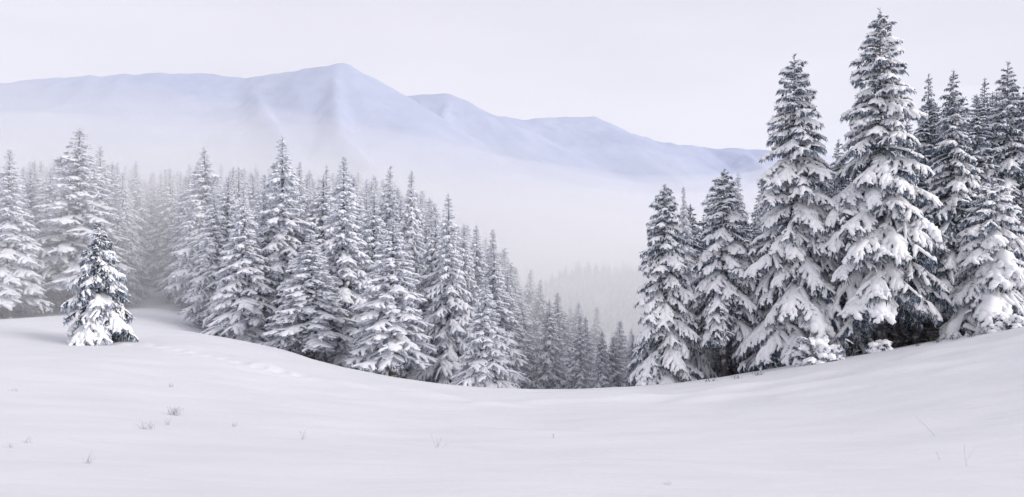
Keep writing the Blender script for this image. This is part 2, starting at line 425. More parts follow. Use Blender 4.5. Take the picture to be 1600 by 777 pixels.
CLS = [0.7, 1.4, 2.4, 3.6]
def bough_set(seed, nl, step, snow, k, cross, frost, nvar=4, bare=0.08):
    return [[make_bough(L, seed + 17 * ci + v, max(3, int(nl * (0.45 + 0.16 * L))), step, snow, k, cross, frost, bare) for v in range(nvar)] for ci, L in enumerate(CLS)]
NEAR = bough_set(100, 14, 0.05, 1.0, 7, 1, 0.26)
HEAVY = bough_set(200, 13, 0.055, 1.45, 7, 1, 0.30)
SPARSE = bough_set(300, 13, 0.045, 0.55, 7, 1, 0.12, 4, 0.6)
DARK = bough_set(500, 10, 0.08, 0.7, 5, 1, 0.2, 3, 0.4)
MID = bough_set(400, 10, 0.10, 1.1, 5, 1, 0.42, 3)

def tree_plan(H, Rm, crown0, seed, per_m=7.5, pow_=0.85, droop=1.0):
    """where the boughs go: (class, variant, matrix, snowiness)"""
    r = rs(seed); out_ = []; h = crown0 * H; a = r.rand() * 6.28; i = 0
    top = H * 0.975
    while h < top:
        f = h / H
        rad = Rm * ((1 - f) / (1 - crown0)) ** pow_
        rad = rad * (0.80 + 0.24 * min(1, (f - crown0) / 0.10)) * r.uniform(0.78, 1.16)
        rad = max(rad, 0.29)
        pitch = np.interp(f, [0, 0.35, 0.6, 0.8, 0.92, 1.0], [-24, -20, -10, 4, 22, 45]) * (droop if f < 0.75 else 1) + r.normal(0, 6)
        L = rad * 1.06
        ci = int(np.argmin([abs(math.log(L / c)) for c in CLS]))
        m = Matrix.Translation((0, 0, h)) @ Matrix.Rotation(a, 4, 'Z') @ Matrix.Rotation(-R_(pitch), 4, 'Y') @ Matrix.Rotation(r.normal(0, 0.12), 4, 'X') @ Matrix.Scale(L / CLS[ci], 4)
        out_.append((ci, int(r.randint(0, 4)), m))
        a += 2.399963 + r.normal(0, 0.35)
        h += np.interp(f, [0, 0.6, 1.0], [1.0, 0.72, 0.42]) * (H / 22) ** 0.5 / (per_m * np.interp(f, [0, 0.7, 1], [1, 0.9, 0.75])) * r.uniform(0.6, 1.4)
        i += 1
    return out_

def trunk_geo(H, seed, r0):
    r = rs(seed); G = Geo(); m, k = 12, 8
    t = np.linspace(0, 1, m) ** 1.2
    z = t * H; rad = r0 * (1 - t) ** 0.9 + 0.012
    rad[0] *= 1.35
    cx = 0.06 * np.sin(t * 5 + r.rand() * 6) * (1 - t)
    th = np.arange(k) / k * 2 * np.pi
    v = np.stack([cx[:, None] + rad[:, None] * np.cos(th), rad[:, None] * np.sin(th), np.repeat(z[:, None], k, 1)], -1).reshape(-1, 3)
    v[:k, 2] -= 0.8
    tr = []
    for a in range(m - 1):
        for b in range(k):
            p, q = a * k + b, a * k + (b + 1) % k
            tr += [(p, q, q + k), (p, q + k, p + k)]
    G.add(v, tr)
    # dead lower twigs
    n = 46
    base = np.stack([np.zeros(n), np.zeros(n), r.uniform(0.04, 0.45, n) * H], -1); an = r.rand(n) * 6.28
    dd = np.stack([np.cos(an), np.sin(an), r.normal(-0.15, 0.2, n)], -1); dd /= np.linalg.norm(dd, axis=1)[:, None]
    blades(G, base, dd, r.uniform(0.05, 0.12, n) * H, np.full(n, 0.07), r, 2)
    return G.arrays()

def xf(m, v):
    A = np.array(m)[:3]; return v @ A[:, :3].T + A[:, 3]

def leader_geo(H, r):
    N, Sn = Geo(), Geo(); n = 26
    base = np.stack([np.zeros(n), np.zeros(n), H * r.uniform(0.955, 0.992, n)], -1); an = r.rand(n) * 6.28
    dd = np.stack([np.cos(an), np.sin(an), r.uniform(0.3, 1.1, n)], -1); dd /= np.linalg.norm(dd, axis=1)[:, None]
    blades(N, base[:16], dd[:16], r.uniform(0.15, 0.38, 16), np.full(16, 0.06), r, 2)
    blades(N, np.array([[0, 0, H * 0.95]]), np.array([[0, 0, 1.0]]), np.array([H * 0.052]), np.array([0.09]), r, 3)
    blades(Sn, base[16:], dd[16:], r.uniform(0.2, 0.35, n - 16), np.full(n - 16, 0.10), r, 2)
    return N, Sn

# near trees: every bough a part of its own, with its load of snow as a sub-part
ME_B = [[[mesh_from("bough", *n, mats=[M_NEEDLE]) for (n, s) in row] for row in st] for st in (NEAR, HEAVY, SPARSE)]
ME_B.append([[mesh_from("bough", *n, mats=[M_RIMED]) for (n, s) in row] for row in NEAR])
ME_S = [[[mesh_from("snow_load", *s, smooth=True, mats=[M_TREESNOW]) for (n, s) in row] for row in st] for st in (NEAR, HEAVY, SPARSE)]
ME_S.append(ME_S[0])
def near_tree(px, ptop, Y, width, label, cat="spruce", crown0=0.06, seed=1, per_m=5.8, pow_=0.85, r0=None, name="spruce_tree", group=None, droop=1.0, dz=0.0, load=(0.70, 0.18, 0.12)):
    x = (px - 800) / F * Y; z = gz(x, Y) + dz
    H = -(ptop - HZ) / F * Y - z; Rm = width / F * Y / 2
    t = thing(name, (x, Y, z - 0.05), label, cat, group)
    v, tr = trunk_geo(H, seed, r0 or 0.0125 * H)
    link("trunk", mesh_from("trunk", v, tr, True, [M_BARK]), t)
    r = rs(seed + 5)
    link("leader_shoot", mesh_from("leader_shoot", *leader_geo(H, r)[0].arrays(), mats=[M_NEEDLE]), t)
    for ci, va, m in tree_plan(H, Rm, crown0, seed, per_m, pow_, droop)[:298]:
        st = int(r.choice(len(load), p=load))
        b = link("bough", ME_B[st][ci][va], t); b.matrix_local = m
        link("snow_load", ME_S[st][ci][va], b)
    return t

# farther trees: trunk, crown and snow; a handful of shapes shared by all
def joined(H, Rm, crown0, seed, bset, per_m, pow_, nm=None):
    r = rs(seed + 5)
    N, Sn = leader_geo(H, r)
    for ci, va, m in tree_plan(H, Rm, crown0, seed, per_m, pow_):
        n, s = bset[ci][va % len(bset[ci])]
        N.add(xf(m, n[0]), n[1]); Sn.add(xf(m, s[0]), s[1])
    v, tr = trunk_geo(H, seed, 0.0125 * H)
    return (mesh_from("trunk", v, tr, True, [M_BARK]), mesh_from("crown", *N.arrays(), mats=[nm or M_RIMED]), mesh_from("snow", *Sn.arrays(), smooth=True, mats=[M_SHADEDSNOW]))
VH = 20.0
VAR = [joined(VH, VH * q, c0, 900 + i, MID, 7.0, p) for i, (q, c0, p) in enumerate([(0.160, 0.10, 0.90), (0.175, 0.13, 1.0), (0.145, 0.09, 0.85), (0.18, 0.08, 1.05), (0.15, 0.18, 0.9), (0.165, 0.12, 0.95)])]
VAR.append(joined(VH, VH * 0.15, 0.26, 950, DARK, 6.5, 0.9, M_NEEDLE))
VQ = [0.160, 0.175, 0.145, 0.18, 0.15, 0.165, 0.15]
def far_tree(x, y, H, Rm, label, group, va, rz, z=None):
    z = gz(x, y) if z is None else z
    k = H / VH; kr = Rm / (VQ[va] * VH)
    t = thing("spruce_tree", (x, y, z - 0.1), label, "spruce", group, rz, (kr, kr, k))
    for nm, me in zip(("trunk", "crown", "snow"), VAR[va]): link(nm, me, t)
    return t
def far_px(px, ptop, Y, width, label, group, va, rz):
    x = (px - 800) / F * Y; z = gz(x, Y)
    return far_tree(x, Y, -(ptop - HZ) / F * Y - z, width / F * Y / 2, label, group, va, rz, z)

# --- right stand
G_R = "tall spruces of the right-hand stand"
near_tree(1375, 12, 57.5, 204, "tallest spruce of the right stand, heavy snow pads, its top nearest the picture's upper edge", seed=11, crown0=0.155, group=G_R, pow_=0.72)
near_tree(1243, 86, 60, 186, "second tallest spruce, standing just left of the tallest, ragged snowy outline against sky", seed=23, crown0=0.05, group=G_R, pow_=0.66)
near_tree(1130, 262, 62, 132, "slim spruce with bare lower trunk, left of the two giants of the right stand", seed=31, crown0=0.25, group=G_R, pow_=0.72)
near_tree(1041, 286, 62.5, 124, "slim spruce at the left end of the right stand, beside the misty valley", seed=41, crown0=0.03, group=G_R, pow_=0.62)
near_tree(1550, 284, 56, 190, "broad spruce with thick snow pads below the dark trees at the right edge", seed=53, crown0=0.12, group=G_R, pow_=0.72, droop=1.35, load=(0.2, 0.75, 0.05), per_m=6.4)
near_tree(1487, 106, 65, 130, "dark spruce close behind the tallest spruce, on its right side", seed=61, load=(0.55, 0.05, 0.4), crown0=0.20, group=G_R, pow_=0.8)
near_tree(1567, 98, 67, 150, "dark spruce with its top near the right edge, above the broad snow-padded one", seed=71, load=(0.55, 0.05, 0.4), crown0=0.20, group=G_R, pow_=0.8)
near_tree(1330, 395, 60, 92, "short dark spruce with little snow, squeezed between the two giants of the right stand", seed=83, crown0=0.03, group=G_R, pow_=0.8, load=(0.15, 0.0, 0.85), per_m=8)
# --- the lone tree
near_tree(153, 346, 55, 122, "small lone spruce standing by itself on the open snow, left side", seed=97, crown0=0.19, per_m=9.5, load=(0.12, 0.0, 0.63, 0.25), pow_=0.9, name="lone_spruce", droop=1.1)

G_RB = "back row of the right-hand stand"
for i, (px, pt, Y, wd, lab) in enumerate([
    (1455, 110, 70, 100, "hazy slim spruce top rising just right of the tallest spruce"),
    (1540, 118, 72, 110, "narrow spruce top between the two dark spruces at right"),
    (1606, 92, 66, 150, "spruce cut by the right picture edge"),
    (1078, 288, 68, 84, "narrow spruce top peeping out right behind the leftmost tree of the right stand"),
    (1156, 268, 69, 92, "spruce top close behind the bare-trunked slim spruce"),
    (1188, 272, 74, 90, "pale spruce top in the gap left of the second tallest spruce"),
    (1310, 215, 72, 110, "half hidden spruce in the gap between the two giants"),
    (1430, 230, 68, 130, "spruce hidden behind the right flank of the tallest spruce"),
    (1520, 190, 70, 130, "spruce filling the dark gap right of the tallest spruce"),
]):
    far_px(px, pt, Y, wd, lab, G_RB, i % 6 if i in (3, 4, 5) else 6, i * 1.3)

# --- left forest, front rows
G_L = "snowy spruces along the front of the left forest"
LEFT = [
    (113, 197, 112, 150, "tallest spruce of the left forest edge, rising behind the lone tree"),
    (12, 232, 104, 112, "snowy spruce at the left picture edge"),
    (46, 262, 116, 90, "slim spruce between the left edge and the tallest one"),
    (76, 262, 124, 90, "hazy spruce half hidden left of the tallest left spruce"),
    (161, 228, 128, 90, "hazy pointed spruce right behind the lone tree's top"),
    (174, 252, 134, 84, "hazy spruce between the lone tree and the path gap"),
    (192, 268, 128, 54, "spruce standing at the left side of the path gap"),
    (-25, 255, 108, 110, "spruce mostly outside the left picture edge"),
    (268, 262, 172, 80, "hazy spruce just right of the path gap"),
    (320, 268, 124, 56, "pale spruce on the right flank of the path gap"),
    (326, 229, 112, 110, "tall hazy spruce with pointed top, right of the path gap"),
    (334, 300, 88, 84, "front spruce at the right corner of the path gap, boughs down to snow"),
    (352, 276, 90, 104, "broad spruce second from the path gap in the front row"),
    (382, 290, 80, 118, "front spruce with heavy boughs, third from the path gap"),
    (412, 300, 84, 96, "spruce wedged left of the tall pointed one in the front row"),
    (445, 213, 84, 128, "tall pointed spruce, highest top in the middle of the left forest"),
    (470, 252, 96, 84, "hazy spruce leaning on the right of the tall pointed one"),
    (484, 362, 73, 124, "short wide spruce in front, below the middle of the left forest"),
    (508, 256, 94, 76, "slim hazy top between the two tall middle spruces"),
    (535, 243, 77, 122, "tall spruce right of the short wide front one"),
    (573, 330, 84, 80, "lower spruce wedged behind the second tall middle spruce"),
    (601, 258, 86, 104, "bushy topped spruce right of the middle of the left forest"),
    (612, 336, 69, 126, "front spruce with boughs spread wide at its foot on the rim"),
    (638, 264, 84, 92, "pointed spruce close right of the bushy topped one"),
    (672, 318, 86, 76, "slim spruce left of the pointed one near the forest's end"),
    (702, 300, 78, 96, "pointed spruce near the valley end of the left forest"),
    (727, 348, 94, 70, "hazy thin spruce behind the valley end of the front row"),
    (750, 350, 98, 76, "first of the paired hazy tops at the valley end"),
    (770, 356, 102, 70, "second of the paired hazy tops at the valley end"),
    (757, 430, 68, 92, "low bright snowy spruce, last of the front row above the rim"),
    (800, 416, 106, 84, "misty spruce next right of the low bright one"),
    (824, 420, 116, 76, "misty spruce top sticking up at the brink of the valley"),
    (847, 436, 108, 80, "misty spruce in the valley, left of the drooping one"),
    (876, 456, 92, 92, "drooping misty spruce rising out of the valley behind the rim"),
    (905, 470, 112, 74, "fog-veiled spruce right of the drooping misty one"),
    (935, 478, 118, 72, "fog-veiled spruce near the middle of the valley mouth"),
    (962, 500, 98, 70, "low fog-veiled spruce tucked beside the right stand"),
    (985, 512, 110, 66, "fog-veiled spruce half behind the right stand's left end"),
    (820, 470, 86, 76, "small misty spruce below the brink tops, close behind the rim"),
]
r = rs(77)
for i, (px, pt, Y, wd, lab) in enumerate(LEFT):
    if px >= 800: Y *= 1.33
    far_px(px, pt, Y, wd * 1.32, lab, G_L, int(r.randint(0, 6)), r.rand() * 6.28)

# --- fill rows
taken = [((px - 800) / F * Y * (1.33 if px >= 800 else 1), Y * (1.33 if px >= 800 else 1)) for px, _, Y, _, _ in LEFT]
def px_of(x, y): return 800 + F * x / y
def fill(n, seed, xr, yr, hr, label, group, ok, gap, rad=(0.20, 0.27), va=None):
    r = rs(seed); c = 0; tries = 0
    while c < n and tries < n * 60:
        tries += 1
        y = r.uniform(*yr); x = r.uniform(*xr(y))
        if not ok(x, y): continue
        if any((x - a) ** 2 + (y - b) ** 2 < gap ** 2 for a, b in taken): continue
        p = px_of(x, y); H = (440 - np.interp(p, hr[0], hr[1]) - r.uniform(*hr[2])) / F * y - gz(x, y)
        if H < 6: continue
        taken.append((x, y))
        far_tree(x, y, H, H * r.uniform(*rad), label, group, int(r.randint(0, 6)) if va is None else va, r.rand() * 6.28); c += 1
def ok_left(x, y):
    p = px_of(x, y)
    if 190 < p < 288 and y < 168: return False
    edge = np.interp(p, [-200, 0, 190, 292, 330, 440, 540, 640, 760, 900, 1000], [112, 114, 128, 110, 92, 84, 80, 78, 80, 92, 100])
    return y > edge
fill(122, 5, lambda y: ((-40 - 800) / F * y, (440 - 800) / F * y), (108, 205), ((-200, 440, 500), (246, 252, 290), (0, 60)), "hazy snow-covered spruce in the crowded rows deep in the left forest", "crowded back rows of the left forest", ok_left, 3.6)
fill(66, 6, lambda y: ((420 - 800) / F * y, (790 - 800) / F * y), (80, 150), ((400, 540, 640, 720, 800), (266, 262, 280, 335, 395), (0, 45)), "hazy snow-covered spruce behind the front row in the middle of the left forest", "back rows in the middle of the left forest", ok_left, 3.4)
fill(26, 7, lambda y: ((780 - 800) / F * y, (1010 - 800) / F * y), (96, 190), ((760, 800, 900, 1010), (395, 420, 475, 530), (0, 45)), "fog-veiled spruce down in the valley between the two stands", "valley spruces in the fog", ok_left, 4.0)
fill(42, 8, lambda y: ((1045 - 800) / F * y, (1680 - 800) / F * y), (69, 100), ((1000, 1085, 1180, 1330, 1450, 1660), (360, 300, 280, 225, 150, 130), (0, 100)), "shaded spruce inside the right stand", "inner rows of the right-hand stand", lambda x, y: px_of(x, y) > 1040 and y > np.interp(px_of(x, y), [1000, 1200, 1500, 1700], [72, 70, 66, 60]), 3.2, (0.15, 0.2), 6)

# --- the wooded slope across the valley: one far mass
def distant_forest(n, xr, yr, seed):
    r = rs(seed); G = Geo(); c = 0
    k = 7
    while c < n:
        y = r.uniform(*yr); x = r.uniform(*xr)
        if seed == 9 and math.sin(x * 0.06 + y * 0.02) + 0.6 * math.sin(y * 0.09 - x * 0.03) > 1.15: continue
        c += 1
        z = float(smooth_h(x, y)); H = r.uniform(7, 11) if seed == 9 else r.uniform(17, 25); Rm = H * (0.16 if seed == 9 else 0.19)
        for a in range(4):
            z0 = z + H * (0.05 + 0.22 * a); z1 = z + H * min(1, 0.42 + 0.22 * a); rr = Rm * (1 - 0.23 * a)
            th = np.arange(k) / k * 6.283 + r.rand() * 6
            q = rr * r.uniform(0.6, 1.15, k)
            v = np.concatenate([np.stack([x + q * np.cos(th), y + q * np.sin(th), z0 + r.uniform(-0.5, 0.5, k)], -1), [[x, y, z1]]])
            G.add(v, [(b, (b + 1) % k, k) for b in range(k)])
    return G.arrays()
def make_far_mat():
    m, n, p = nodes("distant_spruces")
    n.links.new(cramp(n, noise(n, 0.9, 3), (0.06, 0.075, 0.085), (0.7, 0.7, 0.74), 0.42, 0.62), p.inputs["Base Color"]); p.inputs["Roughness"].default_value = 0.9
    return m
df = link("distant_forest", mesh_from("distant_forest", *distant_forest(3600, (-130, 260), (285, 480), 9), mats=[make_far_mat()]))
df["kind"] = "stuff"; df["label"] = "wooded slope across the valley fading in the fog"

# the rest of the wood, too many and too deep to tell apart: one scatter behind each stand
def scatter(label, n, seed, p_rng, y_rng, env, gap, variants, ymin):
    r = rs(seed); V, SC = [], []; tries = 0
    while len(V) < n and tries < n * 80:
        tries += 1
        y = r.uniform(*y_rng); p = r.uniform(*p_rng); x = (p - 800) / F * y
        if y < ymin(p): continue
        if any((x - a) ** 2 + (y - b) ** 2 < gap ** 2 for a, b in taken): continue
        z = gz(x, y); H = (440 - np.interp(p, env[0], env[1]) - r.uniform(*env[2])) / F * y - z
        if H < 7: continue
        taken.append((x, y)); k = r.uniform(0.20, 0.27) / 0.16 * H / VH
        V.append((x, y, z - 0.1)); SC.append((k, k, H / VH))
    me = bpy.data.meshes.new("forest_mass"); me.from_pydata(V, [], [])
    at = me.attributes.new("tree_scale", 'FLOAT_VECTOR', 'POINT'); at.data.foreach_set("vector", np.array(SC, np.float32).ravel())
    src = bpy.data.collections.new("forest_mass_trees")
    for va in variants:
        parts = [(np.array([tuple(q.co) for q in m_.vertices]), np.array([tuple(f_.vertices) for f_ in m_.polygons])) for m_ in VAR[va]]
        G = Geo(); idx = []
        for mi, (v_, t_) in enumerate(parts): G.add(v_, t_); idx += [mi] * len(t_)
        o_ = bpy.data.objects.new("massed_spruce", mesh_from("massed_spruce", *G.arrays(), True, [m_.materials[0] for m_ in VAR[va]], idx))
        src.objects.link(o_)
    ng = bpy.data.node_groups.new("scatter", 'GeometryNodeTree')
    ng.interface.new_socket("Geometry", in_out='INPUT', socket_type='NodeSocketGeometry')
    ng.interface.new_socket("Geometry", in_out='OUTPUT', socket_type='NodeSocketGeometry')
    gi, go = ng.nodes.new("NodeGroupInput"), ng.nodes.new("NodeGroupOutput")
    ci = ng.nodes.new("GeometryNodeCollectionInfo"); ci.inputs["Collection"].default_value = src
    ci.inputs["Separate Children"].default_value = True; ci.inputs["Reset Children"].default_value = True
    ip = ng.nodes.new("GeometryNodeInstanceOnPoints"); ip.inputs["Pick Instance"].default_value = True
    na = ng.nodes.new("GeometryNodeInputNamedAttribute"); na.data_type = 'FLOAT_VECTOR'; na.inputs["Name"].default_value = "tree_scale"
    rv = ng.nodes.new("FunctionNodeRandomValue"); rv.data_type = 'FLOAT_VECTOR'
    rv.inputs[0].default_value = (-0.02, -0.02, 0); rv.inputs[1].default_value = (0.02, 0.02, 6.283)
    ng.links.new(gi.outputs[0], ip.inputs["Points"]); ng.links.new(ci.outputs[0], ip.inputs["Instance"])
    ng.links.new(na.outputs["Attribute"], ip.inputs["Scale"]); ng.links.new(rv.outputs[0], ip.inputs["Rotation"])
    ng.links.new(ip.outputs[0], go.inputs[0])
    o = link("forest_mass", me); md = o.modifiers.new("scatter", 'NODES'); md.node_group = ng
    o["kind"] = "stuff"; o["label"] = label
def ymin_left(p): return 172 if 190 < p < 288 else float(np.interp(p, [-100, 288, 440, 640, 800], [122, 120, 96, 92, 96]))
scatter("deep spruce forest behind the left rows, lost in fog", 520, 10, (-90, 800), (92, 270), ((-200, 440, 500, 540, 640, 720, 800), (248, 254, 268, 264, 284, 338, 402), (0, 70)), 3.0, [0, 2, 5], ymin_left)
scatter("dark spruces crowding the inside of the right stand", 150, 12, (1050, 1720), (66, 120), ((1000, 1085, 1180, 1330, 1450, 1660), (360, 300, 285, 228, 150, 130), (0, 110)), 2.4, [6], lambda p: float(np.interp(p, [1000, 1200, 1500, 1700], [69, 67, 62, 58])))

# ------------------------------------------------------------------ snow-laden bushes at the rim
def blob(G, c, rad, r, sub=(7, 5)):
    m, k = sub[1], sub[0]
    ph = np.linspace(0.15, math.pi - 0.15, m); th = np.arange(k) / k * 6.283
    q = r.normal(1, 0.12, (m, k))
    v = np.stack([rad[0] * q * np.sin(ph)[:, None] * np.cos(th), rad[1] * q * np.sin(ph)[:, None] * np.sin(th), rad[2] * q * np.cos(ph)[:, None] * np.ones(k)], -1).reshape(-1, 3) + c
    t = []
    for a in range(m - 1):
        for b in range(k):
            p, s = a * k + b, a * k + (b + 1) % k
            t += [(p, p + k, s + k), (p, s + k, s)]
    t += [(0, b, b + 1) for b in range(1, k - 1)]
    o = (m - 1) * k; t += [(o, o + b + 1, o + b) for b in range(1, k - 1)]
    G.add(v, t)

def bush(px, py, wpx, hpx, label, seed):
    x, y, z = px_ground(px, py); sc = y / F
    W, H = wpx * sc / 2, hpx * sc; r = rs(seed)
    t = thing("snowy_bush", (x, y, z - 0.05), label, "bush", "snow-laden bushes along the rim")
    N, Sn, T = Geo(), Geo(), Geo()
    n = int(20 + 16 * W)
    for i in range(n):
        an = r.rand() * 6.28; el = R_(r.uniform(8, 80)); L = 1 / math.sqrt((math.cos(el) / W) ** 2 + (math.sin(el) / H) ** 2) * r.uniform(0.75, 1.1)
        ci = int(np.argmin([abs(math.log(L / c)) for c in CLS])); nb, sb = NEAR[ci][r.randint(0, 4)]
        m = Matrix.Rotation(an, 4, 'Z') @ Matrix.Rotation(-el, 4, 'Y') @ Matrix.Scale(L / CLS[ci], 4)
        N.add(xf(m, nb[0]), nb[1]); Sn.add(xf(m, sb[0]), sb[1])
        e = np.array(m @ Vector((CLS[ci] * 0.85, 0, -0.1 * CLS[ci])))
        s = r.uniform(0.16, 0.38) * min(1.3, 0.5 + W * 0.5)
        blob(Sn, e, (s * 1.2, s * 1.2, s * 0.8), r)
    ns = 12
    an = r.rand(ns) * 6.28; dd = np.stack([np.cos(an) * 0.6, np.sin(an) * 0.6, np.ones(ns)], -1); dd /= np.linalg.norm(dd, axis=1)[:, None]
    blades(T, np.zeros((ns, 3)), dd, np.full(ns, H * 0.8), np.full(ns, 0.06), r, 2)
    link("stems", mesh_from("stems", *T.arrays(), mats=[M_TWIG]), t)
    link("foliage", mesh_from("foliage", *N.arrays(), mats=[M_NEEDLE]), t)
    link("snow_load", mesh_from("snow_load", *Sn.arrays(), smooth=True, mats=[M_TREESNOW]), t)
bush(1228, 573, 70, 50, "lumpy snow-buried bush at the foot of the second tallest spruce", 1)
bush(1278, 567, 62, 40, "low snow-buried bush touching the lumpy one on its right, at the rim", 2)
bush(1376, 550, 38, 20, "small round snow-capped bush left of the tallest spruce's trunk", 3)
bush(1578, 513, 44, 26, "snow-capped bush at the right picture edge above the slope", 4)
bush(1553, 518, 18, 14, "tiny snow-capped bush just left of the one at the right edge", 5)

# ------------------------------------------------------------------ dry grass and twigs
def tuft(name, px, py, wpx, hpx, n, label, cat, seed, mat, group, lean=0.35, wid=0.9):
    x, y, z = px_ground(px, py); sc = y / F; r = rs(seed)
    W, H = wpx * sc, hpx * sc
    G = Geo(); n = int(n * 1.7)
    base = np.stack([r.normal(0, W * 0.22, n), r.normal(0, W * 0.15, n), np.zeros(n) - 0.03], -1)
    dd = np.stack([r.normal(0, lean, n), r.normal(0, lean, n), np.ones(n)], -1); dd /= np.linalg.norm(dd, axis=1)[:, None]
    ln = H * r.uniform(0.5, 1.05, n); wd = np.full(n, wid * sc)
    blades(G, base, dd, ln * 0.75, wd, r, 2)
    d2 = dd + np.stack([r.normal(0, 0.5, n), r.normal(0, 0.5, n), np.full(n, -0.1)], -1); d2 /= np.linalg.norm(d2, axis=1)[:, None]
    blades(G, base + dd * (ln * 0.6)[:, None], d2, ln * 0.4, wd * 0.9, r, 2)
    o = link(name, mesh_from(name, *G.arrays(), mats=[mat])); o.location = (x, y, z)
    o["label"] = label; o["category"] = cat; o["group"] = group
    return o
GG = "frosted grass tufts on the open snow"
for i, (px, py, wd, h, n, lab) in enumerate([
    (275, 650, 30, 20, 26, "densest frosted grass tuft on the lower left snow"),
    (232, 676, 26, 18, 16, "frosted grass tuft just lower left of the densest one"),
    (262, 668, 10, 16, 6, "thin stalk pair below the densest grass tuft"),
    (137, 722, 16, 28, 7, "tall sparse grass stalks, lowest tuft at the left"),
    (46, 694, 16, 16, 7, "small frosted grass tuft near the left edge"),
    (20, 700, 10, 16, 4, "faint grass stalks closest to the left edge"),
    (268, 606, 12, 10, 6, "bent grass tuft above the densest one"),
    (22, 608, 14, 10, 5, "small grass tuft near the left edge, highest up"),
    (366, 668, 10, 12, 5, "faint tuft right of the densest grass tuft"),
    (474, 688, 10, 28, 4, "faint upright stalks left of the middle of the snow"),
    (684, 698, 12, 30, 4, "tall faint stalks near the middle of the snow"),
    (866, 686, 8, 10, 3, "tiny grass tips right of the middle of the snow"),
    (1042, 762, 18, 12, 6, "low grass tips at the lower edge, right of the middle"),
]):
    tuft("grass_tuft", px, py, wd, h, n, lab, "grass tuft", 40 + i, M_DRY, GG)

def twig(px0, py0, px1, py1, label, forks, seed):
    x, y, z = px_ground(px0, py0); sc = y / F; r = rs(seed)
    G = Geo(); tip = np.array([(px1 - px0) * sc, 0.0, (py0 - py1) * sc])
    pts = [np.array([0, 0, -0.05]), tip * 0.55 + np.array([0.0, 0.05, 0.03]), tip]
    def stick(a, b, rad):
        dv = b - a; s = np.cross(dv, (0, 1, 0.1)); s /= np.linalg.norm(s); u = np.cross(s, dv); u /= np.linalg.norm(u)
        ring = [(s, ), (-0.5 * s + 0.866 * u, ), (-0.5 * s - 0.866 * u, )]
        v = [a + q[0] * rad for q in ring] + [b + q[0] * rad * 0.6 for q in ring]
        G.add(v, [(0, 1, 4), (0, 4, 3), (1, 2, 5), (1, 5, 4), (2, 0, 3), (2, 3, 5)])
    rad = 0.45 * sc
    stick(pts[0], pts[1], rad); stick(pts[1], pts[2], rad * 0.7)
    for fx, fz, at_ in forks:
        b = tip * at_; stick(b, b + np.array([fx * sc, 0.02, fz * sc]), rad * 0.6)
    o = link("bare_twig", mesh_from("bare_twig", *G.arrays(), mats=[M_DRY])); o.location = (x, y, z)
    o["label"] = label; o["category"] = "twig"; o["group"] = "bare twigs on the right snow slope"
twig(1463, 682, 1430, 652, "long slanting twig poking out of the right snow slope", [(-8, 3, 0.6)], 1)
twig(1470, 716, 1462, 702, "short twig below the long slanting one", [], 2)
twig(1511, 724, 1507, 690, "upright forked twig, lowest on the right snow slope", [(16, 24, 0.25)], 3)

GT = "dark stalks along the crest of the right slope"
for i, (px, py, wd, h, n, lab) in enumerate([
    (1462, 537, 22, 18, 12, "dark dry stalks on the crest right of the tallest spruce's trunk"),
    (1490, 532, 24, 20, 12, "dark dry stalks on the crest under the darkest gap of the right stand"),
    (1432, 542, 14, 10, 8, "short dark stalks on the crest hugging the tallest spruce's trunk"),
    (1516, 527, 16, 14, 8, "dark stalks on the crest left of the small snow-capped bush"),
    (1186, 584, 22, 10, 12, "short dark stalks on the crest left of the lumpy bush"),
    (1110, 597, 20, 9, 10, "short dark stalks on the crest under the bare-trunked slim spruce"),
    (1150, 591, 20, 9, 10, "short dark stalks on the crest between the slim spruce and the bush"),
]):
    tuft("dry_stalks", px, py, wd, h, n, lab, "dry stalks", 80 + i, M_TWIG, GT, 0.5, 0.7)

# ------------------------------------------------------------------ air: thin haze everywhere and a bank of fog lying in the valley
def vol_mat(name, dens, col, an):
    m = bpy.data.materials.new(name); m.use_nodes = True; n = m.node_tree; n.nodes.clear()
    o = n.nodes.new("ShaderNodeOutputMaterial"); p = n.nodes.new("ShaderNodeVolumePrincipled")
    p.inputs["Color"].default_value = (*col, 1); p.inputs["Density"].default_value = dens; p.inputs["Anisotropy"].default_value = an
    n.links.new(p.outputs[0], o.inputs["Volume"])
    return m
zlo = min(float(GZ.min()), float(MZ.min())) - 1.0; zhi = float(MZ.max()) + 5.0
x0, x1, y0, y1 = -2320, 2320, -170, 2920
hv = [(x, y, z) for z in (zlo - 14, zhi) for y in (y0, y1) for x in (x0, x1)]
hz = link("haze", mesh_from("haze", hv, [(0, 2, 3, 1), (4, 5, 7, 6), (0, 1, 5, 4), (2, 6, 7, 3), (0, 4, 6, 2), (1, 3, 7, 5)], mats=[vol_mat("haze_air", 0.00008, (0.76, 0.83, 1.0), 0.0)]))
hz["kind"] = "stuff"; hz["label"] = "thin winter haze filling the air"

